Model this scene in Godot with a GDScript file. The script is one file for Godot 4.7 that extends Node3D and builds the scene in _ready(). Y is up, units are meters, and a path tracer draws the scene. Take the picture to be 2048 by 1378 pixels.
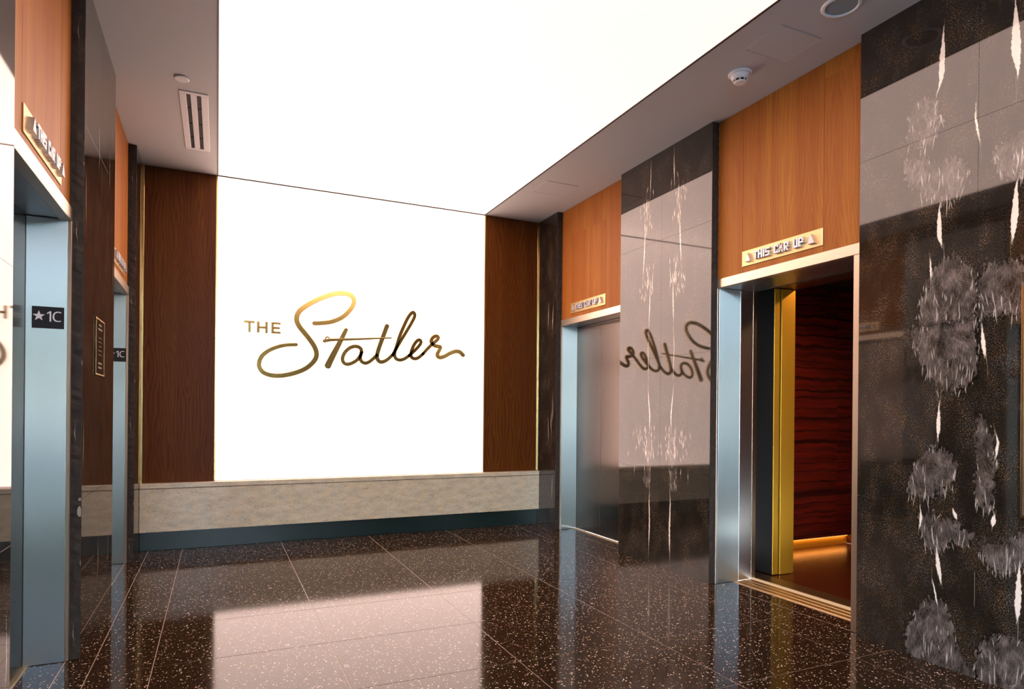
extends Node3D
# An elevator lobby: four elevator entrances between polished stone piers, a luminous ceiling and a luminous end wall with a brass script sign.
# x runs right, y up, -z into the lobby; the entrance doors to the street stand behind the camera at +z.

const XR := 3.295      # face of the right-hand stone
const XL := -0.614     # face of the left-hand stone
const H := 3.407       # ceiling height
const ZB := -6.488     # end wall
const ZF := -6.416     # front of the stone ledge
const ZS := 4.2        # street glazing behind the camera
const HL := 4.4        # ceiling of the entrance hall behind the camera
const XA := -0.014     # luminous field, left and right edges
const XB := 2.638
const HEAD := 2.248    # top of the elevator header strip
const OPEN := 2.18     # clear height of the elevator openings
const GLOW := Color(1.0, 0.70, 0.60)   # linear tint of the luminous panels

var M := {}
var used := {}
var rng := RandomNumberGenerator.new()

# ------------------------------------------------------------------ helpers
func numbered(called: String) -> String:
	if not used.has(called):
		used[called] = 0
		return called
	used[called] += 1
	return "%s_%03d" % [called, used[called]]

func tag(o: Node, label: String, category: String, group := "") -> Node:
	o.set_meta("label", label)
	o.set_meta("category", category)
	if group:
		o.set_meta("group", group)
	return o

func thing(called: String, at: Vector3, label: String, category: String, group := "") -> Node3D:
	var o := Node3D.new()
	o.name = numbered(called)
	add_child(o)
	o.position = at
	tag(o, label, category, group)
	return o

func struct(called: String, label := "") -> Node3D:
	var o := Node3D.new()
	o.name = called
	add_child(o)
	o.set_meta("kind", "structure")
	if label:
		o.set_meta("label", label)
	return o

func origin_of(o: Node) -> Vector3:
	var p := Vector3.ZERO
	while o is Node3D and o != self:
		p += o.position
		o = o.get_parent()
	return p

func put(called: String, mesh: Mesh, m: Material, parent: Node, at := Vector3.ZERO) -> MeshInstance3D:
	var o := MeshInstance3D.new()
	o.name = called
	o.mesh = mesh
	o.material_override = null
	for i in mesh.get_surface_count():
		o.set_surface_override_material(i, m)
	parent.add_child(o, true)
	o.position = at - origin_of(parent)
	o.cast_shadow = GeometryInstance3D.SHADOW_CASTING_SETTING_ON
	return o

func uv_of(v: Vector3, n: Vector3) -> Vector2:
	var a := n.abs()
	if a.x >= a.y and a.x >= a.z:
		return Vector2(v.z, -v.y)
	if a.z >= a.y:
		return Vector2(v.x, -v.y)
	return Vector2(v.x, v.z)

func tri(st: SurfaceTool, a: Vector3, b: Vector3, c: Vector3, n: Vector3, off: Vector3) -> void:
	var pts := [a, b, c]
	if (b - a).cross(c - a).dot(n) > 0.0:
		pts = [a, c, b]
	for v: Vector3 in pts:
		st.set_normal(n)
		st.set_uv(uv_of(v + off, n))
		st.add_vertex(v)

func quad(st: SurfaceTool, a: Vector3, b: Vector3, c: Vector3, d: Vector3, n: Vector3, off := Vector3.ZERO) -> void:
	tri(st, a, b, c, n, off)
	tri(st, a, c, d, n, off)

func new_st() -> SurfaceTool:
	var st := SurfaceTool.new()
	st.begin(Mesh.PRIMITIVE_TRIANGLES)
	return st

func add_box(st: SurfaceTool, lo: Vector3, hi: Vector3, bev := 0.0, off := Vector3.ZERO) -> void:
	var c := (lo + hi) / 2.0
	var s := (hi - lo).abs() / 2.0
	bev = minf(bev, minf(s.x, minf(s.y, s.z)) * 0.6)
	var i := s - Vector3(bev, bev, bev)
	for ax in 3:
		var u := (ax + 1) % 3
		var w := (ax + 2) % 3
		for sg: float in [-1.0, 1.0]:
			var n := Vector3.ZERO
			n[ax] = sg
			var p := []
			for k: Vector2 in [Vector2(-1, -1), Vector2(1, -1), Vector2(1, 1), Vector2(-1, 1)]:
				var v := Vector3.ZERO
				v[ax] = sg * s[ax]
				v[u] = k.x * i[u]
				v[w] = k.y * i[w]
				p.append(c + v)
			quad(st, p[0], p[1], p[2], p[3], n, off)
		if bev > 0.0:
			# the four edges that run along axis ax
			for k: Vector2 in [Vector2(-1, -1), Vector2(1, -1), Vector2(1, 1), Vector2(-1, 1)]:
				var a := Vector3.ZERO
				var b := Vector3.ZERO
				a[u] = k.x * s[u]
				a[w] = k.y * i[w]
				b[u] = k.x * i[u]
				b[w] = k.y * s[w]
				var e := Vector3.ZERO
				e[ax] = i[ax]
				var n2 := Vector3.ZERO
				n2[u] = k.x
				n2[w] = k.y
				quad(st, c + a - e, c + a + e, c + b + e, c + b - e, n2.normalized(), off)
	if bev > 0.0:
		for sx: float in [-1.0, 1.0]:
			for sy: float in [-1.0, 1.0]:
				for sz: float in [-1.0, 1.0]:
					var g := Vector3(sx, sy, sz)
					tri(st, c + g * Vector3(s.x, i.y, i.z), c + g * Vector3(i.x, s.y, i.z), c + g * Vector3(i.x, i.y, s.z), g.normalized(), off)

func box(called: String, a: Vector3, b: Vector3, m: Material, parent: Node, bev := 0.0015) -> MeshInstance3D:
	var lo := Vector3(minf(a.x, b.x), minf(a.y, b.y), minf(a.z, b.z))
	var hi := Vector3(maxf(a.x, b.x), maxf(a.y, b.y), maxf(a.z, b.z))
	var c := (lo + hi) / 2.0
	var st := new_st()
	add_box(st, lo - c, hi - c, bev, c)
	return put(called, st.commit(), m, parent, c)

# a lathed shape: profile points are (radius, height), turned about y
func lathe(profile: PackedVector2Array, seg := 40) -> ArrayMesh:
	var st := new_st()
	for k in profile.size() - 1:
		for j in seg:
			var a0 := TAU * j / seg
			var a1 := TAU * (j + 1) / seg
			var p := profile[k]
			var q := profile[k + 1]
			var d := (q - p).normalized()
			var nr := Vector2(d.y, -d.x)
			var am := (a0 + a1) / 2.0
			var n := Vector3(cos(am) * nr.x, nr.y, sin(am) * nr.x)
			var A := Vector3(cos(a0) * p.x, p.y, sin(a0) * p.x)
			var B := Vector3(cos(a1) * p.x, p.y, sin(a1) * p.x)
			var C := Vector3(cos(a1) * q.x, q.y, sin(a1) * q.x)
			var D := Vector3(cos(a0) * q.x, q.y, sin(a0) * q.x)
			if p.x > 1e-5:
				tri(st, A, B, C, n, Vector3.ZERO)
			if q.x > 1e-5:
				tri(st, A, C, D, n, Vector3.ZERO)
	return st.commit()

# an upright prism from an outline in x and y, from z = 0 to z = depth
func prism(outline: PackedVector2Array, depth: float) -> ArrayMesh:
	var st := new_st()
	add_prism(st, outline, 0.0, depth)
	return st.commit()

func add_prism(st: SurfaceTool, outline: PackedVector2Array, z0: float, z1: float) -> void:
	var idx := Geometry2D.triangulate_polygon(outline)
	for k in range(0, idx.size(), 3):
		var p := []
		for j in 3:
			p.append(outline[idx[k + j]])
		tri(st, Vector3(p[0].x, p[0].y, z1), Vector3(p[1].x, p[1].y, z1), Vector3(p[2].x, p[2].y, z1), Vector3(0, 0, 1), Vector3.ZERO)
		tri(st, Vector3(p[0].x, p[0].y, z0), Vector3(p[1].x, p[1].y, z0), Vector3(p[2].x, p[2].y, z0), Vector3(0, 0, -1), Vector3.ZERO)
	var way := -1.0 if Geometry2D.is_polygon_clockwise(outline) else 1.0
	for k in outline.size():
		var a := outline[k]
		var b := outline[(k + 1) % outline.size()]
		var n := Vector3(b.y - a.y, a.x - b.x, 0).normalized() * way
		quad(st, Vector3(a.x, a.y, z0), Vector3(b.x, b.y, z0), Vector3(b.x, b.y, z1), Vector3(a.x, a.y, z1), n)

# a flat bar of metal bent along a curve in x and y: numbers are x, y, x, y ...; widths run from the first to the last
func ribbon(flat: Array, w0: float, w1: float, depth: float, fat := 0.0) -> ArrayMesh:
	var c := PackedVector2Array()
	for k in range(0, flat.size(), 2):
		c.append(Vector2(flat[k], flat[k + 1]))
	var pts := PackedVector2Array()
	var n := c.size()
	for k in n - 1:
		var p0: Vector2 = c[maxi(k - 1, 0)]
		var p1: Vector2 = c[k]
		var p2: Vector2 = c[k + 1]
		var p3: Vector2 = c[mini(k + 2, n - 1)]
		for j in 5:
			pts.append(p1.cubic_interpolate(p2, p0, p3, j / 5.0))
	pts.append(c[n - 1])
	var st := new_st()
	var L := PackedVector2Array()
	var R := PackedVector2Array()
	var W := []
	var m := pts.size()
	for k in m:
		var t: Vector2 = (pts[mini(k + 1, m - 1)] - pts[maxi(k - 1, 0)]).normalized()
		var f := float(k) / (m - 1)
		var w: float = (lerpf(w0, w1, f) + fat * sin(PI * f)) / 2.0
		W.append(w)
		var s := Vector2(-t.y, t.x) * w
		L.append(pts[k] + s)
		R.append(pts[k] - s)
	var ch := 0.0025
	for k in m - 1:
		var ia := (L[k] - R[k]).normalized() * ch
		var ib := (L[k + 1] - R[k + 1]).normalized() * ch
		var l0 := L[k]
		var l1 := L[k + 1]
		var r0 := R[k]
		var r1 := R[k + 1]
		var nl := Vector3(ia.x + ib.x, ia.y + ib.y, 0).normalized()
		quad(st, v3(l0 - ia, depth), v3(l1 - ib, depth), v3(r1 + ib, depth), v3(r0 + ia, depth), Vector3(0, 0, 1))
		quad(st, v3(l0, 0), v3(l1, 0), v3(r1, 0), v3(r0, 0), Vector3(0, 0, -1))
		quad(st, v3(l0, depth - ch), v3(l1, depth - ch), v3(l1 - ib, depth), v3(l0 - ia, depth), (nl + Vector3(0, 0, 1)).normalized())
		quad(st, v3(r0, depth - ch), v3(r1, depth - ch), v3(r1 + ib, depth), v3(r0 + ia, depth), (-nl + Vector3(0, 0, 1)).normalized())
		quad(st, v3(l0, 0), v3(l1, 0), v3(l1, depth - ch), v3(l0, depth - ch), nl)
		quad(st, v3(r0, 0), v3(r1, 0), v3(r1, depth - ch), v3(r0, depth - ch), -nl)
	for e in [[0, 1], [m - 1, m - 2]]:
		var p: Vector2 = pts[e[0]]
		var w: float = W[e[0]]
		var dir: Vector2 = (p - pts[e[1]]).normalized()
		var a0 := dir.angle() - PI / 2.0
		for j in 8:
			var A := p + Vector2.from_angle(a0 + PI * j / 8.0) * w
			var B := p + Vector2.from_angle(a0 + PI * (j + 1) / 8.0) * w
			var mid := Vector2.from_angle(a0 + PI * (j + 0.5) / 8.0)
			tri(st, v3(p, depth), v3(A, depth), v3(B, depth), Vector3(0, 0, 1), Vector3.ZERO)
			tri(st, v3(p, 0), v3(A, 0), v3(B, 0), Vector3(0, 0, -1), Vector3.ZERO)
			quad(st, v3(A, 0), v3(B, 0), v3(B, depth), v3(A, depth), Vector3(mid.x, mid.y, 0))
	return st.commit()

func v3(p: Vector2, z: float) -> Vector3:
	return Vector3(p.x, p.y, z)

# ------------------------------------------------------------------ textures
func noise(sd: int, freq: float, oct := 3) -> FastNoiseLite:
	var n := FastNoiseLite.new()
	n.seed = sd
	n.frequency = freq
	n.fractal_octaves = oct
	n.noise_type = FastNoiseLite.TYPE_SIMPLEX_SMOOTH
	return n

func dab(px: PackedFloat32Array, w: int, h: int, x: float, y: float, r: float, c: Vector3, a: float, wrap := false) -> void:
	var ri := int(ceil(r + 0.5))
	for j in range(int(y) - ri, int(y) + ri + 1):
		for i in range(int(x) - ri, int(x) + ri + 1):
			var ii := i
			var jj := j
			if wrap:
				ii = posmod(i, w)
				jj = posmod(j, h)
			elif i < 0 or j < 0 or i >= w or j >= h:
				continue
			var d := Vector2(i + 0.5 - x, j + 0.5 - y).length()
			var k := clampf(r - d + 0.5, 0.0, 1.0) * a
			if k > 0.0:
				var o := (jj * w + ii) * 3
				px[o] = lerpf(px[o], c.x, k)
				px[o + 1] = lerpf(px[o + 1], c.y, k)
				px[o + 2] = lerpf(px[o + 2], c.z, k)

func to_texture(px: PackedFloat32Array, w: int, h: int) -> ImageTexture:
	var b := PackedByteArray()
	b.resize(w * h * 3)
	for k in w * h * 3:
		b[k] = clampi(int(px[k]), 0, 255)
	return ImageTexture.create_from_image(Image.create_from_data(w, h, false, Image.FORMAT_RGB8, b))

# dark brown stone with a speckled ground, cream streaks and grey fibrous patches; outlines are z, y in metres on the wall
func stone_texture(w: int, h: int, z0: float, z1: float, streaks: Array, patches: Array, sd: int, fibre: float) -> ImageTexture:
	var px := PackedFloat32Array()
	px.resize(w * h * 3)
	var big := noise(sd, 0.012, 4)
	var fine := noise(sd + 1, 0.34, 2)
	var spot := noise(sd + 2, 0.35, 1)
	var warm := noise(sd + 3, 0.02, 2)
	for j in h:
		for i in w:
			var b := big.get_noise_2d(i, j * 0.6)
			var f := fine.get_noise_2d(i, j)
			var v := 34.0 + 16.0 * b + 38.0 * f
			var s := spot.get_noise_2d(i, j)
			if s > 0.60:
				v += 120.0 * (s - 0.60) / 0.40 * clampf(0.7 + 2.0 * b, 0.1, 1.6)
			elif s < -0.45:
				v *= 0.45
			var t := warm.get_noise_2d(i, j)
			var o := (j * w + i) * 3
			px[o] = v * (1.12 + 0.10 * t)
			px[o + 1] = v * 0.93
			px[o + 2] = v * (0.74 - 0.12 * t)
	var sx := w / (z1 - z0)
	var sy := h / H
	rng.seed = sd
	var edge := noise(sd + 5, 0.06, 3)
	var body := noise(sd + 6, 0.05, 4)
	for p: Array in patches:
		var poly := PackedVector2Array()
		var lo := Vector2(1e9, 1e9)
		var hi := -lo
		for k in range(0, p.size(), 2):
			var q := Vector2((p[k] - z0) * sx, (H - p[k + 1]) * sy)
			poly.append(q)
			lo = lo.min(q)
			hi = hi.max(q)
		for j in range(maxi(int(lo.y) - 8, 0), mini(int(hi.y) + 8, h)):
			for i in range(maxi(int(lo.x) - 8, 0), mini(int(hi.x) + 8, w)):
				var q := Vector2(i + 16.0 * edge.get_noise_2d(i, j * 0.6), j + 26.0 * edge.get_noise_2d(i * 1.6 + 500, j * 0.6))
				if Geometry2D.is_point_in_polygon(q, poly):
					var o := (j * w + i) * 3
					var g := 74.0 + 36.0 * body.get_noise_2d(i * 0.8, j * 0.4) + 30.0 * fine.get_noise_2d(i * 1.2, j * 0.12)
					var a := clampf(0.72 + 0.8 * body.get_noise_2d(i * 0.35 + 70.0, j * 0.3), 0.25, 0.95)
					px[o] = lerpf(px[o], g * 1.08, a)
					px[o + 1] = lerpf(px[o + 1], g * 0.96, a)
					px[o + 2] = lerpf(px[o + 2], g * 0.88, a)
				elif Geometry2D.is_point_in_polygon((lo + hi) / 2.0 + (q - (lo + hi) / 2.0) * 0.93, poly):
					var o := (j * w + i) * 3
					for n in 3:
						px[o + n] *= 0.62
		var area := (hi.x - lo.x) * (hi.y - lo.y)
		var mid := (lo + hi) / 2.0
		for k in int(area / 90.0 * fibre):
			var q := Vector2(rng.randf_range(lo.x, hi.x), rng.randf_range(lo.y, hi.y))
			if not Geometry2D.is_point_in_polygon(q, poly):
				continue
			# fibres hang down and curl round the middle of the patch
			var round_ := (q - mid).angle() + PI / 2.0
			if sin(round_) < 0.0:
				round_ += PI
			var ang := lerp_angle(PI / 2.0 + rng.randfn(0.0, 0.22), round_, rng.randf_range(0.0, 0.75))
			var bend := rng.randfn(0.0, 0.025)
			var bright := rng.randf_range(130.0, 215.0)
			var alpha := rng.randf_range(0.05, 0.30)
			for n in rng.randi_range(12, 60):
				if not Geometry2D.is_point_in_polygon(q, poly):
					break
				dab(px, w, h, q.x, q.y, 0.5, Vector3(bright, bright * 0.93, bright * 0.88), alpha)
				q += Vector2.from_angle(ang)
				ang += bend
		# white drapes that hang in the patch
		for k in int((hi.x - lo.x) / 7.0 * fibre):
			var q := Vector2(rng.randf_range(lo.x, hi.x), rng.randf_range(mid.y - 0.2 * (hi.y - lo.y), hi.y))
			if not Geometry2D.is_point_in_polygon(q, poly):
				continue
			var len := rng.randi_range(14, 46)
			var lean := (q.x - mid.x) / (hi.x - lo.x) * -0.35 + rng.randfn(0.0, 0.08)
			for t in len:
				dab(px, w, h, q.x, q.y, 0.25 + 0.8 * sin(PI * (t + 1.0) / (len + 1.0)), Vector3(200, 188, 176), 0.55)
				q += Vector2(lean + rng.randfn(0.0, 0.15), 1.0)
		# short white teeth round the rim of the patch
		for k in poly.size():
			var a := poly[k]
			var c := poly[(k + 1) % poly.size()]
			for n in int(a.distance_to(c) / 9.0):
				if rng.randf() > 0.30 * fibre:
					continue
				var q := a.lerp(c, rng.randf()) + Vector2(rng.randfn(0, 3.5), rng.randfn(0, 3.5))
				var len := rng.randi_range(5, 26)
				var lean := rng.randfn(0.0, 0.2)
				for t in len:
					dab(px, w, h, q.x, q.y, 0.7 * sin(PI * (t + 1.0) / (len + 1.0)) + 0.25, Vector3(205, 194, 182), 0.6)
					q += Vector2(lean + rng.randfn(0.0, 0.2), 1.0)
	for p: Array in streaks:
		var width: float = p[0] * sx
		var c := PackedVector2Array()
		for k in range(1, p.size(), 2):
			c.append(Vector2((p[k] - z0) * sx, (H - p[k + 1]) * sy))
		var total := 0.0
		for k in c.size() - 1:
			total += c[k].distance_to(c[k + 1])
		# a bundle of filaments that spread in the body of the streak and fray at its ends
		var many := 3 + int(width * 0.8)
		for m in many:
			var t0 := rng.randf_range(0.0, 0.3)
			var t1 := rng.randf_range(0.72, 1.0)
			if m == 0:
				t0 = 0.0
				t1 = 1.0
			var side := rng.randf_range(-0.5, 0.5)
			var steps := int(total * 1.6)
			for n in range(int(t0 * steps), int(t1 * steps)):
				var t := float(n) / steps
				var d := t * total
				var k := 0
				while k < c.size() - 2 and d > c[k].distance_to(c[k + 1]):
					d -= c[k].distance_to(c[k + 1])
					k += 1
				var q := c[k].lerp(c[k + 1], d / maxf(c[k].distance_to(c[k + 1]), 0.01))
				var body_w := width * pow(sin(PI * clampf(pow(t, 1.35), 0.0, 1.0)), 0.9)
				q.x += side * body_w * 0.8 + 2.2 * edge.get_noise_2d(m * 37.0, q.y * 1.2)
				var taper := clampf(minf(t - t0, t1 - t) * 6.0, 0.0, 1.0)
				dab(px, w, h, q.x, q.y, 0.28 + 0.16 * body_w * taper, Vector3(222, 208, 191), 0.7)
		for m in 4:
			var q: Vector2 = c[0] if m < 2 else c[c.size() - 1]
			var way := -1.0 if m < 2 else 1.0
			q += Vector2(rng.randfn(0.0, width * 0.15), way * -14.0)
			var lean := rng.randfn(0.0, 0.09)
			for n in rng.randi_range(14, 26 + int(total * 0.35)):
				dab(px, w, h, q.x, q.y, 0.42, Vector3(206, 192, 176), 0.5)
				q += Vector2(lean + rng.randfn(0.0, 0.12), way)
	return to_texture(px, w, h)

func wood_texture(sd: int, figure: float) -> ImageTexture:
	var w := 512
	var h := 1024
	var px := PackedFloat32Array()
	px.resize(w * h * 3)
	var a := noise(sd, 0.05, 3)
	var b := noise(sd + 1, 0.25, 2)
	var c := noise(sd + 2, 0.006, 2)
	for j in h:
		var v := float(j) / h
		var arch := 1.9 * exp(-pow((v - 0.42) / 0.2, 2.0))
		for i in w:
			var u := float(i) / w
			var m := absf(u - 0.5)
			var q := m * 9.0 - arch * exp(-m * m * 30.0) + 0.55 * c.get_noise_2d(m * w, j * 0.6)
			var ring := 0.5 + 0.5 * sin(q * TAU * 2.4 + 2.0 * a.get_noise_2d(i, j * 0.05))
			var pore := b.get_noise_2d(i * 1.8, j * 0.04)
			var broad := c.get_noise_2d(i * 1.5 + 300.0, j * 0.1)
			var k := 1.0 - figure * ring * ring + 0.09 * pore + 0.09 * broad
			var o := (j * w + i) * 3
			px[o] = 143.0 * k
			px[o + 1] = 86.0 * k * k
			px[o + 2] = 30.0 * k * k
	return to_texture(px, w, h)

func rosewood_texture() -> ImageTexture:
	var w := 512
	var h := 1024
	var px := PackedFloat32Array()
	px.resize(w * h * 3)
	var a := noise(51, 0.012, 2)
	var b := noise(52, 0.03, 3)
	var c := noise(53, 0.09, 2)
	for j in h:
		for i in w:
			var y := j + 5.0 * a.get_noise_2d(i * 0.8, j * 0.3) + 1.5 * c.get_noise_2d(i * 0.2, j)
			var s := 0.5 + 0.5 * sin(y * TAU / 40.0 + 3.2 * b.get_noise_2d(7, y * 0.4))
			var line := pow(s, 12.0) * (0.55 + 0.45 * b.get_noise_2d(i * 0.1 + 400.0, y * 0.3))
			var band := 0.5 + 0.5 * b.get_noise_2d(i * 0.06, y * 1.2)
			var k := (0.55 + 0.75 * band) * (1.0 - 0.82 * line)
			var o := (j * w + i) * 3
			px[o] = 84.0 * k
			px[o + 1] = 22.0 * k
			px[o + 2] = 15.0 * k
	return to_texture(px, w, h)

func terrazzo_texture() -> ImageTexture:
	var n := 1024
	var px := PackedFloat32Array()
	px.resize(n * n * 3)
	var a := noise(71, 0.09, 3)
	var b := noise(72, 0.3, 1)
	for j in n:
		for i in n:
			var v := 1.0 + 0.45 * a.get_noise_2d(i, j) + 0.35 * b.get_noise_2d(i, j)
			var o := (j * n + i) * 3
			px[o] = 34.0 * v
			px[o + 1] = 24.0 * v
			px[o + 2] = 15.0 * v
	rng.seed = 73
	var tones := [Vector3(210, 194, 170), Vector3(186, 164, 136), Vector3(150, 112, 84), Vector3(104, 72, 50), Vector3(226, 210, 192), Vector3(16, 12, 10)]
	for k in 4200:
		var big := rng.randf() < 0.34
		var r := rng.randf_range(2.1, 3.5) if big else rng.randf_range(0.5, 1.4)
		var q := Vector2(rng.randf() * n, rng.randf() * n)
		var t: Vector3 = tones[rng.randi() % 6] if not big else tones[[0, 1, 4, 2, 0, 3][rng.randi() % 6]]
		var dir := Vector2.from_angle(rng.randf() * TAU)
		for s in rng.randi_range(1, 4):
			dab(px, n, n, q.x, q.y, r * rng.randf_range(0.7, 1.0), t, 0.95, true)
			q += dir * r * 0.6
	return to_texture(px, n, n)

func limestone_texture() -> ImageTexture:
	var w := 1024
	var h := 256
	var px := PackedFloat32Array()
	px.resize(w * h * 3)
	var a := noise(81, 0.02, 4)
	var b := noise(82, 0.12, 3)
	for j in h:
		for i in w:
			var v := 1.0 + 0.10 * a.get_noise_2d(i * 0.6, j * 1.4) + 0.08 * b.get_noise_2d(i * 0.6, j)
			var t := a.get_noise_2d(i + 3000, j)
			var o := (j * w + i) * 3
			px[o] = 186.0 * v + 6.0 * t
			px[o + 1] = 174.0 * v
			px[o + 2] = 150.0 * v - 8.0 * t
	rng.seed = 83
	for k in 120:
		var q := Vector2(rng.randf() * w, rng.randf() * h)
		var ang := rng.randfn(0.0, 0.5)
		for s in rng.randi_range(2, 14):
			dab(px, w, h, q.x, q.y, rng.randf_range(0.5, 1.1), Vector3(104, 88, 70), 0.4, true)
			q += Vector2.from_angle(ang)
			ang += rng.randfn(0, 0.2)
	return to_texture(px, w, h)

# ------------------------------------------------------------------ materials
func mat(called: String, c: Color, rough: float, metal := 0.0, spec := 0.5) -> StandardMaterial3D:
	var m := StandardMaterial3D.new()
	m.resource_name = called
	m.albedo_color = c
	m.roughness = rough
	m.metallic = metal
	m.metallic_specular = spec
	M[called] = m
	return m

func lin(r: float, g: float, b: float) -> Color:
	return Color(r, g, b).linear_to_srgb()

func mapped(called: String, t: Texture2D, rough: float, spec: float, u0: float, us: float, v0: float, vs: float) -> StandardMaterial3D:
	var m := mat(called, Color.WHITE, rough, 0.0, spec)
	m.albedo_texture = t
	m.uv1_scale = Vector3(1.0 / us, 1.0 / vs, 1)
	m.uv1_offset = Vector3(-u0 / us, -v0 / vs, 0)
	return m

func make_materials() -> void:
	var near_streaks := [
		[0.026, -2.021, 3.213, -2.027, 3.066, -2.031, 2.950, -2.055, 2.870], [0.034, -1.704, 3.177, -1.701, 3.061, -1.700, 2.928, -1.693, 2.777],
		[0.024, -2.030, 2.326, -2.037, 2.295, -2.036, 2.159, -2.018, 2.089], [0.030, -1.679, 2.359, -1.693, 2.306, -1.696, 2.171, -1.711, 2.037],
		[0.010, -2.080, 2.058, -2.075, 1.995, -2.074, 1.939], [0.015, -1.835, 1.694, -1.828, 1.614, -1.816, 1.521],
		[0.018, -2.024, 1.333, -2.029, 1.300, -2.031, 1.207, -2.032, 1.117], [0.018, -2.038, 0.602, -2.032, 0.553, -2.024, 0.479, -2.011, 0.407],
		[0.022, -1.666, 0.606, -1.671, 0.521, -1.672, 0.424, -1.678, 0.309], [0.016, -1.960, 0.800, -1.948, 0.767, -1.940, 0.744],
		[0.020, -1.772, 0.798, -1.780, 0.733], [0.009, -2.056, 0.429, -2.046, 0.386, -2.030, 0.302],
		[0.008, -1.868, 2.758, -1.870, 2.687, -1.848, 2.547], [0.010, -2.120, 0.793, -2.115, 0.729, -2.124, 0.663], [0.010, -1.773, 1.189, -1.760, 1.132, -1.772, 1.049]]
	var near_patches := [
		[-2.211, 2.696, -2.186, 2.870, -2.113, 2.891, -2.037, 2.844, -2.036, 2.718, -2.085, 2.636, -2.163, 2.639],
		[-2.221, 2.607, -2.162, 2.607, -2.047, 2.533, -1.927, 2.515, -1.888, 2.429, -1.926, 2.356, -2.020, 2.305, -2.058, 2.347, -2.161, 2.417, -2.215, 2.499],
		[-1.794, 2.467, -1.762, 2.526, -1.665, 2.545, -1.60, 2.44, -1.663, 2.342, -1.719, 2.338, -1.782, 2.393],
		[-2.144, 1.715, -2.130, 1.851, -2.080, 1.984, -2.006, 2.052, -1.954, 2.050, -1.911, 1.999, -1.856, 1.953, -1.856, 1.715],
		[-2.181, 1.715, -1.856, 1.715, -1.856, 1.474, -1.906, 1.392, -1.964, 1.369, -2.025, 1.396, -2.101, 1.488, -2.159, 1.595],
		[-1.854, 1.904, -1.811, 1.978, -1.668, 1.964, -1.62, 1.85, -1.664, 1.715, -1.853, 1.715],
		[-1.856, 1.259, -1.827, 1.259, -1.783, 1.142, -1.767, 1.027, -1.781, 0.827, -1.834, 0.803, -1.856, 0.853],
		[-2.187, 0.850, -2.161, 0.996, -2.072, 1.092, -1.974, 1.085, -1.938, 0.989, -1.972, 0.899, -2.095, 0.822],
		[-2.135, 0.739, -2.069, 0.769, -1.971, 0.739, -1.867, 0.683, -1.877, 0.621, -1.970, 0.628, -2.042, 0.551, -2.098, 0.591],
		[-2.198, 0.019, -2.181, 0.169, -2.103, 0.308, -2.004, 0.339, -1.955, 0.249, -1.930, 0.110, -1.861, 0.038, -1.872, -0.05, -2.088, -0.05],
		[-1.853, 0.112, -1.797, 0.214, -1.703, 0.256, -1.60, 0.233, -1.55, -0.05, -1.763, -0.05, -1.850, -0.03],
		[-1.849, 0.662, -1.748, 0.669, -1.651, 0.732, -1.60, 0.60, -1.746, 0.508, -1.822, 0.573]]
	var stone_near := stone_texture(640, 1746, -2.478, -1.234, near_streaks, near_patches, 11, 1.0)
	# the pier between the two right-hand elevators is book-matched about its centre joint at z = -4.2615
	var half := [[0.006, 0.150, 3.38, 0.150, 3.25, 0.158, 3.07], [0.010, 0.235, 2.92, 0.225, 2.78, 0.236, 2.57, 0.250, 2.39], [0.009, 0.150, 2.35, 0.150, 2.20, 0.160, 1.98],
		[0.004, 0.160, 1.95, 0.170, 1.79, 0.160, 1.53], [0.012, 0.168, 1.49, 0.138, 1.24, 0.140, 1.09], [0.014, 0.132, 0.66, 0.138, 0.53, 0.130, 0.33, 0.140, 0.08],
		[0.005, 0.11, 2.43, 0.12, 2.33, 0.11, 2.26], [0.004, 0.18, 2.45, 0.175, 2.35, 0.19, 2.28], [0.004, 0.21, 3.05, 0.20, 2.95, 0.19, 2.88]]
	var pier_streaks := []
	for s: Array in half:
		for sg: float in [-1.0, 1.0]:
			var p := [s[0]]
			for k in range(1, s.size(), 2):
				p.append(-4.2615 + sg * s[k])
				p.append(s[k + 1])
			pier_streaks.append(p)
	rng.seed = 23
	for o: Array in [[0.19, 2.92, 0.05, 0.16], [0.19, 2.30, 0.06, 0.12], [0.16, 0.90, 0.09, 0.13], [0.22, 1.02, 0.08, 0.10]]:
		for k in 26:
			var zz: float = o[0] + rng.randfn(0, o[2])
			var yy: float = o[1] + rng.randfn(0, o[3] * 0.6)
			var lean := rng.randfn(0.0, 0.008)
			for sg: float in [-1.0, 1.0]:
				if rng.randf() < 0.8:
					pier_streaks.append([rng.randf_range(0.001, 0.004), -4.2615 + sg * zz, yy + 0.03, -4.2615 + sg * (zz + lean), yy - 0.02])
	var pier_patches := []
	for o: Array in [[0.15, 0.97, 0.10, 0.15], [0.17, 0.72, 0.08, 0.09]]:
		for sg: float in [-1.0, 1.0]:
			var p := []
			for k in 10:
				p.append(-4.2615 + sg * (o[0] + o[2] * cos(TAU * k / 10.0) * 0.6))
				p.append(o[1] + o[3] * sin(TAU * k / 10.0))
			pier_patches.append(p)
	var stone_pier := stone_texture(512, 1487, -4.848, -3.675, pier_streaks, pier_patches, 21, 0.7)
	var thin := []
	rng.seed = 31
	for k in 12:
		var z := rng.randf_range(0.05, 0.95)
		var y := rng.randf_range(0.1, 3.0)
		thin.append([rng.randf_range(0.002, 0.006), z, y + 0.25, z + rng.randfn(0, 0.01), y + 0.1, z + rng.randfn(0, 0.01), y])
	var stone_plain := stone_texture(448, 1524, 0.0, 1.0, thin, [], 41, 0.5)
	mapped("stone_near", stone_near, 0.035, 0.62, -2.478, 1.244, -H, H)
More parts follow.
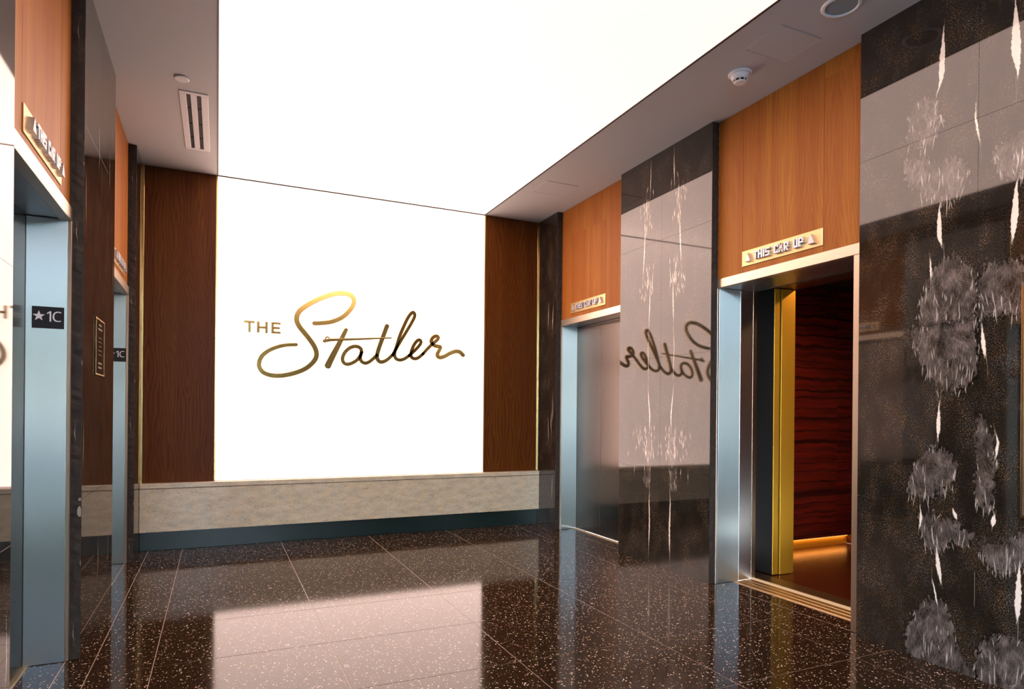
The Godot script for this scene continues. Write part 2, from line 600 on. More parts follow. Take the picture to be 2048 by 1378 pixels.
	mapped("stone_pier", stone_pier, 0.035, 0.62, -4.848, 1.173, -H, H)
	mapped("stone_plain", stone_plain, 0.035, 0.62, 0.0, 1.0, -H, H)
	mapped("stone_plain_shift", stone_plain, 0.035, 0.62, 0.37, 1.0, -H, H)
	var raw := mat("stone_edge", Color(0.13, 0.115, 0.10), 0.75)
	raw.albedo_texture = stone_plain
	raw.uv1_scale = Vector3(3, 1, 1)
	raw.albedo_color = Color(1.0, 0.97, 0.95)
	mat("stone_chip", Color(0.58, 0.54, 0.50), 0.8)
	mat("stone_toe", Color(0.05, 0.13, 0.125), 0.32, 0.0, 0.5)

	var wood := wood_texture(61, 0.045)
	var walnut := wood_texture(65, 0.14)
	for k in 4:
		mapped("wood_%d" % k, wood, 0.5, 0.28, 0.17 * k - 0.05, 0.66, -H + 0.2 * k - 0.3, 3.3)
	mapped("wood_end_left", walnut, 0.42, 0.26, -0.56, 0.62, -H, 2.9).albedo_color = Color(0.60, 0.57, 0.50)
	mapped("wood_end_right", walnut, 0.42, 0.26, 2.55, 0.82, -H - 0.2, 3.1).albedo_color = Color(0.60, 0.57, 0.50)
	mapped("rosewood", rosewood_texture(), 0.22, 0.5, 4.1, 1.3, -2.5, 2.5)
	var floor_t := terrazzo_texture()
	for k in 5:
		mapped("terrazzo_%d" % k, floor_t, 0.085, 0.32, 0.237 * k, 0.95, 0.411 * k, 0.95)
	mat("divider", Color(0.58, 0.50, 0.43), 0.35)
	mapped("limestone", limestone_texture(), 0.22, 0.45, -0.6, 2.1, -0.6, 0.52)
	mat("plaster", Color(0.70, 0.695, 0.69), 0.65)
	mat("pier_paint", Color(0.42, 0.38, 0.34), 0.6)
	mat("white_paint", Color(0.86, 0.86, 0.86), 0.4)
	mat("black", Color(0.015, 0.015, 0.016), 0.7)
	mat("dark_metal", Color(0.10, 0.095, 0.09), 0.35, 0.8)
	var steel := mat("steel", lin(0.56, 0.63, 0.62), 0.39, 1.0)
	steel.anisotropy_enabled = true
	steel.anisotropy = 1.0
	mat("steel_plain", lin(0.50, 0.50, 0.49), 0.30, 1.0)
	mat("header_steel", lin(0.66, 0.56, 0.44), 0.36, 1.0)
	var leafm := mat("door_leaf", lin(0.21, 0.175, 0.155), 0.24, 1.0)
	leafm.anisotropy_enabled = true
	leafm.anisotropy = 0.95
	mat("bronze_edge", lin(0.30, 0.22, 0.15), 0.32, 1.0)
	mat("brass", lin(0.72, 0.50, 0.20), 0.22, 1.0)
	mat("brass_sign", lin(0.60, 0.42, 0.14), 0.16, 1.0)
	mat("brass_plate", lin(0.60, 0.43, 0.22), 0.38, 1.0)
	mat("brass_car", lin(0.80, 0.45, 0.04), 0.40, 0.8)
	mat("letter_silver", lin(0.46, 0.46, 0.49), 0.42, 0.9)
	mat("sign_navy", Color(0.045, 0.055, 0.10), 0.35)
	mat("sign_green", Color(0.07, 0.10, 0.08), 0.07)
	mat("sign_white", Color(0.86, 0.86, 0.86), 0.5)
	mat("print_cream", Color(0.46, 0.42, 0.34), 0.2)
	mat("car_floor", Color(0.22, 0.08, 0.04), 0.25)
	mat("car_ceiling", Color(0.25, 0.18, 0.12), 0.5)
	mat("speaker_cloth", Color(0.52, 0.56, 0.58), 0.8)
	mat("paving", Color(0.62, 0.62, 0.60), 0.8)
	mat("bark", Color(0.24, 0.19, 0.15), 0.9)
	mat("leaf", Color(0.24, 0.42, 0.13), 0.7)
	mat("leaf_light", Color(0.36, 0.52, 0.18), 0.7)
	mat("frame_bronze", Color(0.12, 0.115, 0.11), 0.4, 0.6)
	var glass := mat("glass", Color(0.95, 0.98, 0.97, 0.06), 0.02)
	glass.transparency = BaseMaterial3D.TRANSPARENCY_ALPHA
	var glow := mat("luminous", Color(0.9, 0.9, 0.88), 0.5)
	glow.emission_enabled = true
	glow.emission = GLOW.linear_to_srgb()
	glow.emission_energy_multiplier = 1.3
	var led := mat("led_amber", Color(0.9, 0.6, 0.3), 0.5)
	led.emission_enabled = true
	led.emission = lin(1.0, 0.42, 0.10)
	led.emission_energy_multiplier = 1.2
	var bulb := mat("bulb_warm", Color(0.9, 0.8, 0.6), 0.5)
	bulb.emission_enabled = true
	bulb.emission = lin(1.0, 0.62, 0.28)
	bulb.emission_energy_multiplier = 1.5
	var red := mat("indicator_red", Color(0.8, 0.1, 0.05), 0.4)
	red.emission_enabled = true
	red.emission = lin(1.0, 0.06, 0.03)
	red.emission_energy_multiplier = 0.8

# ------------------------------------------------------------------ camera and light
func make_camera() -> void:
	var cam := Camera3D.new()
	cam.name = "camera"
	cam.projection = Camera3D.PROJECTION_FRUSTUM
	cam.near = 0.05
	cam.far = 200.0
	var f := 1281.154
	cam.size = 1378.0 / f * cam.near
	cam.frustum_offset = Vector2(0.0, (825.524 - 689.0) / f * cam.near)
	add_child(cam)
	cam.position = Vector3(0, 1.25, 0)
	cam.basis = Basis(Vector3.UP, deg_to_rad(-24.691)) * Basis(Vector3(0, 0, 1), deg_to_rad(0.5))
	cam.current = true

func make_environment() -> void:
	var e := Environment.new()
	e.background_mode = Environment.BG_SKY
	var sky := Sky.new()
	var ps := ProceduralSkyMaterial.new()
	ps.sky_top_color = lin(0.30, 0.48, 0.80)
	ps.sky_horizon_color = lin(0.84, 0.97, 0.98)
	ps.ground_bottom_color = lin(0.20, 0.21, 0.22)
	ps.ground_horizon_color = lin(0.55, 0.58, 0.60)
	ps.sky_energy_multiplier = 1.0
	sky.sky_material = ps
	e.sky = sky
	e.background_energy_multiplier = 44.0
	e.tonemap_mode = Environment.TONE_MAPPER_LINEAR
	e.tonemap_exposure = 1.0
	e.sdfgi_enabled = true
	e.ssao_enabled = true
	e.ssil_enabled = true
	var w := WorldEnvironment.new()
	w.name = "environment"
	w.environment = e
	add_child(w)

const AREA_ENERGY := 0.80   # radiance of the panels' light is PI times this

func area(called: String, at: Vector3, size: Vector2, turn: Vector3, tint: Color, energy: float) -> void:
	var l := AreaLight3D.new()
	l.name = called
	l.area_size = size
	l.area_normalize_energy = false
	l.light_color = tint.linear_to_srgb()
	l.light_energy = energy
	l.area_range = 30.0
	l.area_attenuation = 2.0
	l.shadow_enabled = true
	add_child(l)
	l.position = at
	l.rotation = turn

func make_area_lights() -> void:
	area("ceiling_light", Vector3((XA + XB) / 2, H - 0.002, (ZB + 0.4) / 2), Vector2(XB - XA - 0.02, 0.4 - ZB - 0.02), Vector3(-PI / 2, 0, 0), GLOW, AREA_ENERGY)
	area("wall_light", Vector3((XA + XB) / 2, (0.602 + H) / 2, ZB + 0.004), Vector2(XB - XA - 0.02, H - 0.602 - 0.02), Vector3(0, PI, 0), GLOW, AREA_ENERGY)

# ------------------------------------------------------------------ structure
func make_floor() -> void:
	var fl := struct("floor", "polished dark terrazzo floor with pale divider strips")
	box("divider_bed", Vector3(XL - 0.5, -0.15, ZB - 0.3), Vector3(XR + 0.27, -0.0012, 0.32), M.divider, fl, 0.0)
	var xs := [XL - 0.06, -0.545, -0.276, 0.56, 1.39, 2.207, 3.004, XR + 0.06]
	var zs := [ZB]
	for k in 11:
		zs.append(-6.13 + 0.645 * k)
	rng.seed = 5
	for i in xs.size() - 1:
		for k in zs.size() - 1:
			var g := 0.0017
			box("tile", Vector3(xs[i] + g, -0.02, zs[k] + g), Vector3(xs[i + 1] - g, 0.0, zs[k + 1] - g), M["terrazzo_%d" % (rng.randi() % 5)], fl, 0.0006)
	box("hall_floor", Vector3(-5.8, -0.15, 0.321), Vector3(8.8, -0.001, ZS + 0.1), M.terrazzo_1, fl, 0.0)
	# thresholds that run into the elevator openings
	for o: Array in [[1, -3.675, -2.478], [1, -6.043, -4.848], [-1, -3.808, -2.60], [-1, -6.04, -4.843]]:
		var s: int = o[0]
		box("threshold_tile", Vector3(sx(s, 0.0635), -0.02, o[1]), Vector3(sx(s, 0.208), 0.0, o[2]), M.terrazzo_2, fl, 0.0006)

func sx(s: int, off: float) -> float:
	return XR + off if s > 0 else XL - off

func slabs(parent: Node, s: int, columns: Array, m: Array, thick := 0.06) -> void:
	var rows := [0.0, 0.80, 1.715, 2.68, H]
	for c in columns.size():
		for r in 4:
			var g := 0.0005
			box("stone_slab", Vector3(sx(s, 0.0), rows[r] + g, columns[c][0] + g), Vector3(sx(s, thick), rows[r + 1] - g, columns[c][1] - g), m[c], parent, 0.0003)

# the sawn, chipped edge of a pier that faces the camera
func rough_edge(parent: Node, s: int, z: float, sd: int) -> void:
	var st := new_st()
	rng.seed = sd
	var n := 150
	var front := []
	var back := []
	for k in n + 1:
		var y := (H - 0.004) * k / n + 0.002
		var bite := 0.0
		if rng.randf() < 0.10:
			bite = rng.randf_range(0.002, 0.006)
		front.append(Vector3(sx(s, 0.0015 + bite), y, z + 0.001 + rng.randf_range(0.0, 0.0022)))
		back.append(Vector3(sx(s, 0.059), y, z + 0.001 + rng.randf_range(0.0, 0.003)))
	var mid := []
	for k in n + 1:
		mid.append((front[k] + back[k]) / 2.0 + Vector3(0, 0, rng.randf_range(-0.001, 0.004)))
	for k in n:
		for pair in [[front, mid], [mid, back]]:
			var a: Vector3 = pair[0][k]
			var b: Vector3 = pair[1][k]
			var c: Vector3 = pair[1][k + 1]
			var d: Vector3 = pair[0][k + 1]
			var n1 := (b - a).cross(c - a).normalized()
			if n1.z < 0:
				n1 = -n1
			tri(st, a, b, c, n1, Vector3.ZERO)
			var n2 := (c - a).cross(d - a).normalized()
			if n2.z < 0:
				n2 = -n2
			tri(st, a, c, d, n2, Vector3.ZERO)
		# returns to the slab behind
		quad(st, front[k], front[k + 1], front[k + 1] - Vector3(0, 0, 0.004), front[k] - Vector3(0, 0, 0.004), Vector3(-s, 0, 0))
	put("rough_edge", st.commit(), M.stone_edge, parent, Vector3.ZERO)

func chip(parent: Node, s: int, y: float, z: float, w: float, h: float, sd: int) -> void:
	rng.seed = sd
	var o := PackedVector2Array()
	for k in 9:
		var a := TAU * k / 9.0
		var r := rng.randf_range(0.7, 1.1)
		o.append(Vector2(cos(a) * w * r, sin(a) * h * r))
	put("chip", prism(o, 0.004), M.stone_chip, parent, Vector3(sx(s, w), y, z + 0.002))

func make_side(s: int, opens: Array, piers: Array) -> void:
	var called := "wall_right" if s > 0 else "wall_left"
	var w := struct(called, "polished dark brown stone wall with wood over the elevators")
	for p: Array in piers:
		slabs(w, s, p[2], p[3])
		box("pier_core", Vector3(sx(s, 0.061), 0, p[0]), Vector3(sx(s, 0.40), H, p[1]), M.plaster, w, 0.0)
		if p[4]:
			rough_edge(w, s, p[1], 91 + int(p[1] * -10) + s)
	for o: Array in opens:
		# three strips of veneer above each opening
		var cuts: Array = [o[0], o[2], o[3], o[1]]
		for k in 3:
			box("wood_panel", Vector3(sx(s, 0.06), HEAD + 0.001, cuts[k] + 0.0008), Vector3(sx(s, 0.085), H - 0.001, cuts[k + 1] - 0.0008), M["wood_%d" % ((k + o[4]) % 4)], w, 0.0012)
		box("lintel_core", Vector3(sx(s, 0.086), HEAD + 0.001, o[0]), Vector3(sx(s, 0.40), H, o[1]), M.plaster, w, 0.0)

func make_shell() -> void:
	# right-hand and left-hand sides
	make_side(1, [[-3.675, -2.478, -3.43, -2.766, 0], [-6.043, -4.848, -5.836, -5.175, 2]], [
		[ZB, -6.043, [[ZB, -6.043]], [M.stone_plain], true],
		[-4.848, -3.675, [[-4.848, -4.2615], [-4.2615, -3.675]], [M.stone_pier, M.stone_pier], true],
		[-2.478, 0.01, [[-2.478, -1.856], [-1.856, -1.234], [-1.234, -0.612], [-0.612, 0.01]], [M.stone_near, M.stone_near, M.stone_plain, M.stone_plain_shift], false]])
	make_side(-1, [[-3.808, -2.60, -3.59, -2.95, 1], [-6.04, -4.843, -5.83, -5.19, 3]], [
		[ZB, -6.04, [[ZB, -6.04]], [M.stone_plain_shift], true],
		[-4.843, -3.808, [[-4.843, -4.3255], [-4.3255, -3.808]], [M.stone_plain, M.stone_plain_shift], true],
		[-2.60, 0.01, [[-2.60, -1.98], [-1.98, -1.36], [-1.36, -0.68], [-0.68, 0.01]], [M.stone_plain_shift, M.stone_plain, M.stone_plain_shift, M.stone_plain], false]])
	chip(get_node("wall_left"), -1, 0.735, -3.808, 0.009, 0.030, 7)
	chip(get_node("wall_left"), -1, 0.80, -3.808, 0.007, 0.009, 8)
	for s: int in [1, -1]:
		var e := struct("wall_entry_right" if s > 0 else "wall_entry_left", "pale plaster wall of the entrance hall beside the elevator lobby")
		box("plaster_wall", Vector3(sx(s, 0.0), 0, 0.012), Vector3(8.6 if s > 0 else -5.6, HL, 0.3), M.plaster, e, 0.0)
		var far := 2.75 if s > 0 else 0.75
		var o := struct("wall_shaft_right" if s > 0 else "wall_shaft_left", "concrete outer wall of the elevator shaft")
		box("shaft_wall", Vector3(sx(s, far), -0.15, ZB - 0.3), Vector3(sx(s, far + 0.15), H + 0.3, 0.011), M.black, o, 0.0)
		var q := struct("wall_hall_right" if s > 0 else "wall_hall_left", "pale plaster end wall of the entrance hall")
		box("plaster_wall", Vector3(8.6 if s > 0 else -5.6, -0.15, 0.012), Vector3(8.8 if s > 0 else -5.8, HL + 0.2, ZS + 0.1), M.plaster, q, 0.0)
	# end wall
	var b := struct("wall_back", "end wall of dark wood around the luminous panel")
	box("wall_core", Vector3(XL - 0.75, -0.15, ZB - 0.3), Vector3(XR + 2.75, H + 0.3, ZB - 0.05), M.plaster, b, 0.0)
	box("lower_core", Vector3(XL, 0.0, ZB - 0.049), Vector3(XR, 0.598, ZB), M.plaster, b, 0.0)
	box("wood_panel", Vector3(XL + 0.016, 0.6, ZB - 0.049), Vector3(XA - 0.012, H - 0.001, ZB), M.wood_end_left, b, 0.001)
	box("wood_panel", Vector3(XB + 0.014, 0.6, ZB - 0.049), Vector3(XR - 0.014, H - 0.001, ZB), M.wood_end_right, b, 0.001)
	# brass strips
	var strips := [[XL, XL + 0.015, "slim brass strip in the left corner of the end wall"], [XR - 0.013, XR, "slim brass strip in the right corner of the end wall"],
		[XA - 0.011, XA, "slim brass edge left of the luminous panel"], [XB, XB + 0.013, "slim brass edge right of the luminous panel"]]
	for k in 4:
		var t := struct("trim_%d" % (k + 1), strips[k][2])
		box("strip", Vector3(strips[k][0], 0.6, ZB - 0.03), Vector3(strips[k][1], H - 0.001, ZB + (0.008 if k < 2 else 0.003)), M.brass, t, 0.001)
	var t5 := struct("trim_5", "thin dark joint between luminous ceiling and luminous wall")
	box("strip", Vector3(XA, H - 0.005, ZB - 0.03), Vector3(XB, H + 0.02, ZB + 0.0035), M.dark_metal, t5, 0.0)
	for k in 2:
		var x: float = XA if k == 0 else XB
		var t := struct("trim_%d" % (k + 6), "thin dark metal edge of the luminous ceiling")
		box("strip", Vector3(x - 0.004, H - 0.003, ZB + 0.004), Vector3(x + 0.004, H + 0.03, 0.4), M.dark_metal, t, 0.0)
	# ceiling
	var c := struct("ceiling", "white plaster soffits either side of the luminous ceiling")
	box("soffit", Vector3(XL - 0.75, H, ZB - 0.05), Vector3(XA - 0.0045, H + 0.3, 0.6), M.plaster, c, 0.0)
	box("soffit", Vector3(XB + 0.0045, H, ZB - 0.05), Vector3(XR + 2.75, H + 0.3, 0.6), M.plaster, c, 0.0)
	box("soffit", Vector3(XA - 0.004, H, 0.401), Vector3(XB + 0.004, H + 0.3, 0.6), M.plaster, c, 0.0)
	box("bulkhead", Vector3(XL - 0.75, H + 0.301, 0.301), Vector3(XR + 2.75, HL, 0.6), M.plaster, c, 0.0)
	box("hall_ceiling", Vector3(-5.8, HL, 0.012), Vector3(8.8, HL + 0.2, ZS + 0.1), M.plaster, c, 0.0)
	box("light_box_top", Vector3(XA - 0.004, H + 0.12, ZB - 0.05), Vector3(XB + 0.004, H + 0.3, 0.40), M.plaster, c, 0.0)
	# toe kick under the ledge
	var base := struct("baseboard_back", "dark polished stone toe kick under the ledge")
	box("toe_kick", Vector3(XL + 0.001, 0.001, ZB + 0.001), Vector3(XR - 0.001, 0.17, ZB + 0.022), M.stone_toe, base, 0.0015)

func make_street() -> void:
	# glazed street front behind the camera: the cool daylight that the steel jambs mirror
	var c := struct("wall_front", "taupe painted pier between the two street windows")
	box("plaster_pier", Vector3(-0.4, -0.15, ZS - 0.1), Vector3(4.4, HL, ZS + 0.1), M.pier_paint, c, 0.0)
	for n in 2:
		var x0: float = [-5.6, 4.4][n]
		var x1: float = [-0.4, 8.6][n]
		var w := struct("window_%d" % (n + 1), ["glazed street front left of the pier", "glazed street front right of the pier"][n])
		var bays := 4 - n
		for k in bays + 1:
			var x := lerpf(x0 + 0.03, x1 - 0.03, float(k) / bays)
			box("mullion", Vector3(x - 0.03, 0, ZS - 0.05), Vector3(x + 0.03, HL, ZS + 0.07), M.frame_bronze, w, 0.003)
		for y: float in [0.04, 2.75, HL - 0.04]:
			box("rail", Vector3(x0 + 0.06, y - 0.04, ZS - 0.04), Vector3(x1 - 0.06, y + 0.04, ZS + 0.06), M.frame_bronze, w, 0.003)
		for k in bays:
			var a := lerpf(x0 + 0.03, x1 - 0.03, float(k) / bays) + 0.03
			var b := lerpf(x0 + 0.03, x1 - 0.03, float(k + 1) / bays) - 0.03
			for r: Array in [[0.08, 2.71], [2.79, HL - 0.08]]:
				var st := new_st()
				quad(st, Vector3(a, r[0], ZS), Vector3(b, r[0], ZS), Vector3(b, r[1], ZS), Vector3(a, r[1], ZS), Vector3(0, 0, -1))
				put("pane", st.commit(), M.glass, w, Vector3.ZERO)
	var g := struct("ground", "pale street paving outside the entrance")
	box("paving", Vector3(-40, -0.4, ZS + 0.11), Vector3(44, -0.01, 70), M.paving, g, 0.0)
	var spots := [[-11.5, 11.0, "leftmost street tree outside"], [-8.0, 10.4, "second street tree from the left outside"], [-4.4, 11.2, "street tree outside nearest the left of the window pier"],
		[8.0, 10.8, "street tree outside nearest the right of the window pier"], [12.4, 11.2, "second street tree from the right outside"], [17.2, 10.6, "rightmost street tree outside"]]
	for k in 6:
		tree(Vector3(spots[k][0], 0, spots[k][1]), 4.5, 1.4, spots[k][2], 16 + k)

func leaf_mesh(n: int, sd: int, shape: Callable) -> ArrayMesh:
	rng.seed = sd
	var st := new_st()
	for k in n:
		var p: Vector3 = shape.call()
		var a := Vector3(rng.randfn(), rng.randfn(), rng.randfn()).normalized()
		var b := a.cross(Vector3(rng.randfn(), rng.randfn(), rng.randfn())).normalized()
		var l := rng.randf_range(0.06, 0.14)
		var nn := a.cross(b)
		quad(st, p - a * l, p + b * l * 0.5, p + a * l, p - b * l * 0.5, nn)
	return st.commit()

func tree(at: Vector3, h: float, r: float, label: String, sd: int) -> void:
	var o := thing("street_tree", at, label, "tree", "trees outside the entrance")
	put("trunk", lathe(PackedVector2Array([Vector2(0.0, 0.0), Vector2(0.2, 0.0), Vector2(0.13, 0.5), Vector2(0.11, h * 0.5), Vector2(0.05, h * 0.85), Vector2(0, h * 0.86)]), 12), M.bark, o, at)
	var blobs := []
	rng.seed = sd
	for k in 9:
		blobs.append([Vector3(rng.randfn(0, r * 0.42), h - r + rng.randfn(0, r * 0.4), rng.randfn(0, r * 0.42)), r * rng.randf_range(0.4, 0.65)])
	put("crown", leaf_mesh(5000, sd + 30, func() -> Vector3:
		var b: Array = blobs[rng.randi() % 9]
		return b[0] + Vector3(rng.randfn(), rng.randfn(), rng.randfn()).normalized() * b[1] * sqrt(rng.randf_range(0.3, 1.0))), M.leaf_light if sd % 2 == 0 else M.leaf, o, at).set_meta("kind", "stuff")

# ------------------------------------------------------------------ luminous panels and ledge
func make_luminous() -> void:
	var c := thing("luminous_ceiling", Vector3((XA + XB) / 2, H + 0.004, -3.0), "large glowing white ceiling panel running along the lobby", "light panel")
	box("diffuser", Vector3(XA + 0.0045, H + 0.004, ZB + 0.004), Vector3(XB - 0.0045, H + 0.012, 0.399), M.luminous, c, 0.0)
	var w := thing("luminous_wall", Vector3((XA + XB) / 2, 0.602, ZB - 0.01), "glowing white wall panel behind the brass script sign", "light panel")
	box("diffuser", Vector3(XA + 0.0005, 0.602, ZB - 0.012), Vector3(XB - 0.0005, H - 0.0055, ZB - 0.002), M.luminous, w, 0.0)

func make_ledge() -> void:
	var l := thing("stone_ledge", Vector3((XL + XR) / 2, 0.17, (ZB + ZF) / 2), "long beige limestone ledge below the luminous wall", "ledge")
	box("top_slab", Vector3(XL + 0.001, 0.556, ZB + 0.001), Vector3(XR - 0.001, 0.599, ZF + 0.006), M.limestone, l, 0.003)
	box("front_panel", Vector3(XL + 0.001, 0.172, ZB + 0.024), Vector3(XR - 0.001, 0.552, ZF), M.limestone, l, 0.002)

# ------------------------------------------------------------------ the script sign
func make_script_sign() -> void:
	var z := ZB + 0.045
	var o := thing("wall_sign", Vector3(1.3, 1.55, z), "brass script wall sign lettered The Statler on the luminous panel", "sign")
	var dp := 0.016
	var strokes := [
		[[0.844, 2.098, 0.924, 2.107, 1.016, 2.128, 1.109, 2.176, 1.174, 2.241, 1.215, 2.305, 1.221, 2.354, 1.203, 2.388, 1.161, 2.409, 1.102, 2.412, 1.025, 2.397, 0.933, 2.360, 0.842, 2.311, 0.763, 2.258, 0.707, 2.206, 0.683, 2.152, 0.686, 2.100, 0.714, 2.049, 0.760, 1.993, 0.805, 1.937, 0.840, 1.886, 0.863, 1.834, 0.867, 1.787, 0.852, 1.745, 0.819, 1.702, 0.768, 1.659, 0.701, 1.625, 0.624, 1.599, 0.547, 1.583, 0.471, 1.582, 0.411, 1.596, 0.374, 1.621, 0.352, 1.661, 0.352, 1.706, 0.373, 1.758, 0.415, 1.801, 0.469, 1.835, 0.534, 1.861, 0.599, 1.877, 0.677, 1.883], 0.032, 0.026, 0.010],
		[[1.146, 2.052, 1.088, 1.929, 1.030, 1.812, 0.976, 1.696], 0.030, 0.050, 0.0],
		[[1.301, 1.843, 1.294, 1.873, 1.267, 1.892, 1.225, 1.894, 1.177, 1.873, 1.136, 1.829, 1.115, 1.774, 1.125, 1.732, 1.161, 1.715, 1.208, 1.729, 1.256, 1.762, 1.292, 1.812, 1.301, 1.849, 1.289, 1.793, 1.295, 1.757, 1.323, 1.736, 1.359, 1.738, 1.402, 1.768, 1.448, 1.815], 0.028, 0.028, 0.0],
		[[1.553, 2.115, 1.517, 2.013, 1.480, 1.907, 1.459, 1.832, 1.459, 1.783, 1.482, 1.755, 1.515, 1.754, 1.560, 1.778, 1.618, 1.833], 0.036, 0.028, 0.0],
		[[1.618, 1.833, 1.681, 1.948, 1.750, 2.065, 1.813, 2.175, 1.842, 2.240, 1.832, 2.274, 1.806, 2.267, 1.768, 2.214, 1.724, 2.119, 1.686, 2.023, 1.656, 1.922, 1.637, 1.859, 1.637, 1.815, 1.657, 1.787, 1.695, 1.780, 1.739, 1.795, 1.788, 1.831], 0.028, 0.028, 0.0],
		[[1.788, 1.831, 1.848, 1.888, 1.891, 1.936, 1.911, 1.973, 1.899, 1.995, 1.873, 1.989, 1.841, 1.950, 1.816, 1.892, 1.804, 1.841, 1.816, 1.811, 1.849, 1.799, 1.888, 1.814, 1.933, 1.854], 0.028, 0.028, 0.0],
		[[1.933, 1.854, 1.985, 1.913, 2.040, 1.967, 2.080, 2.001, 2.099, 2.028, 2.084, 2.046, 2.050, 2.038, 2.024, 2.005, 2.027, 1.969, 2.065, 1.943, 2.121, 1.936, 2.112, 1.904, 2.092, 1.865, 2.095, 1.836, 2.122, 1.824, 2.169, 1.839, 2.230, 1.874, 2.291, 1.896, 2.339, 1.892, 2.375, 1.861], 0.028, 0.034, 0.0]]
	for s: Array in strokes:
		put("script_letter", ribbon(s[0], s[1] * 1.28, s[2] * 1.28, dp, s[3]), M.brass_sign, o, Vector3(0, 0, z))
	put("crossbar", ribbon([0.939, 1.932, 1.006, 1.946, 1.206, 1.964, 1.400, 1.982, 1.598, 2.000], 0.032, 0.014, dp), M.brass_sign, o, Vector3(0, 0, z + 0.002))
	put("crossbar_hook", ribbon([0.946, 1.933, 0.953, 1.962, 0.970, 1.975, 0.987, 1.961, 0.985, 1.944], 0.013, 0.013, dp), M.brass_sign, o, Vector3(0, 0, z))
	# THE, in upright capitals
	var t := 0.017
	var bars := [
		[[0.219, 2.067, 0.306, 2.082], [0.2555, 1.980, 0.2725, 2.067]],
		[[0.331, 1.979, 0.348, 2.081], [0.403, 1.979, 0.420, 2.081], [0.348, 2.021, 0.403, 2.036]],
		[[0.457, 1.980, 0.474, 2.082], [0.474, 2.067, 0.535, 2.082], [0.474, 2.023, 0.528, 2.038], [0.474, 1.980, 0.535, 1.995]]]
	for b: Array in bars:
		var st := new_st()
		for r: Array in b:
			add_box(st, Vector3(r[0] - 0.0025, r[1] - 0.0025, 0), Vector3(r[2] + 0.0025, r[3] + 0.0025, dp), 0.001)
		put("capital_letter", st.commit(), M.brass_sign, o, Vector3(0, 0, z))
	# pins that hold the letters off the panel
	for p: Array in [[0.70, 2.19], [1.18, 2.25], [0.862, 1.80], [0.36, 1.69], [1.03, 1.812], [1.225, 1.893], [1.48, 1.907], [1.69, 2.03], [1.85, 1.80], [2.06, 1.95], [2.29, 1.895], [0.264, 2.02], [0.375, 2.03], [0.466, 2.03]]:
		var pin := put("pin", lathe(PackedVector2Array([Vector2(0, 0), Vector2(0.004, 0), Vector2(0.004, 0.044), Vector2(0, 0.044)]), 8), M.brass_sign, o, Vector3(p[0], p[1], ZB + 0.001))
		pin.rotation.x = PI / 2

# ------------------------------------------------------------------ elevators
func entrance(s: int, z0: float, z1: float, is_open: bool, label: String) -> void:
	var o := thing("elevator_entrance", Vector3(sx(s, 0.2), 0, (z0 + z1) / 2), label, "elevator", "elevator entrances")
	box("header", Vector3(sx(s, 0.048), OPEN, z0 + 0.001), Vector3(sx(s, 0.10), HEAD, z1 - 0.001), M.header_steel, o, 0.003)
	box("header_soffit", Vector3(sx(s, 0.101), OPEN + 0.006, z0 + 0.001), Vector3(sx(s, 0.40), HEAD, z1 - 0.001), M.steel_plain, o, 0.001)
	# far jamb (faces the camera) and near jamb
	var depth := 0.272 if is_open else 0.252 if s > 0 else 0.234
	for e in 2:
		var za := z0 if e == 0 else z1
		var d := 1.0 if e == 0 else -1.0
		var front := 0.016 if e == 0 or s < 0 else 0.072
		box("jamb_face", Vector3(sx(s, 0.048), 0.001, za + d * 0.001), Vector3(sx(s, 0.064), OPEN, za + d * front), M.header_steel, o, 0.002)
		box("jamb", Vector3(sx(s, 0.065), 0.001, za + d * 0.001), Vector3(sx(s, depth - 0.001), OPEN + 0.004, za + d * front * 0.97), M.steel, o, 0.002)
		if is_open:
			box("inner_jamb", Vector3(sx(s, depth + 0.004), 0.001, za + d * 0.001), Vector3(sx(s, 0.40), OPEN + 0.004, za + d * 0.011), M.steel_plain, o, 0.002)
	# sill with grooves
	var rails := 3 if is_open else 1
	for k in rails:
		var x := 0.228 + 0.058 * k if is_open else depth - 0.022
		box("sill_rail", Vector3(sx(s, x), -0.03, z0 + 0.017), Vector3(sx(s, x + (0.050 if is_open else 0.02)), 0.004, z1 - 0.017), M.brass_plate, o, 0.002)
	if is_open:
		box("door_panel", Vector3(sx(s, 0.41), 0.006, z0 - 0.62), Vector3(sx(s, 0.452), OPEN + 0.02, z0 + 0.004), M.bronze_edge, o, 0.002)
		box("door_panel", Vector3(sx(s, 0.41), 0.006, z1 + 0.04), Vector3(sx(s, 0.452), OPEN + 0.02, z1 + 0.62), M.bronze_edge, o, 0.002)
		box("door_track", Vector3(sx(s, 0.405), OPEN + 0.025, z0 - 0.62), Vector3(sx(s, 0.50), H - 0.01, z1 + 0.62), M.black, o, 0.0)
	else:
		var seam := z0 + 0.49
		box("door_panel", Vector3(sx(s, depth), 0.006, z0 + 0.002), Vector3(sx(s, depth + 0.04), OPEN + 0.004, seam - 0.0015), M.door_leaf, o, 0.0015)
		box("door_panel", Vector3(sx(s, depth), 0.006, seam + 0.0015), Vector3(sx(s, depth + 0.04), OPEN + 0.004, z1 - 0.002), M.door_leaf, o, 0.0015)

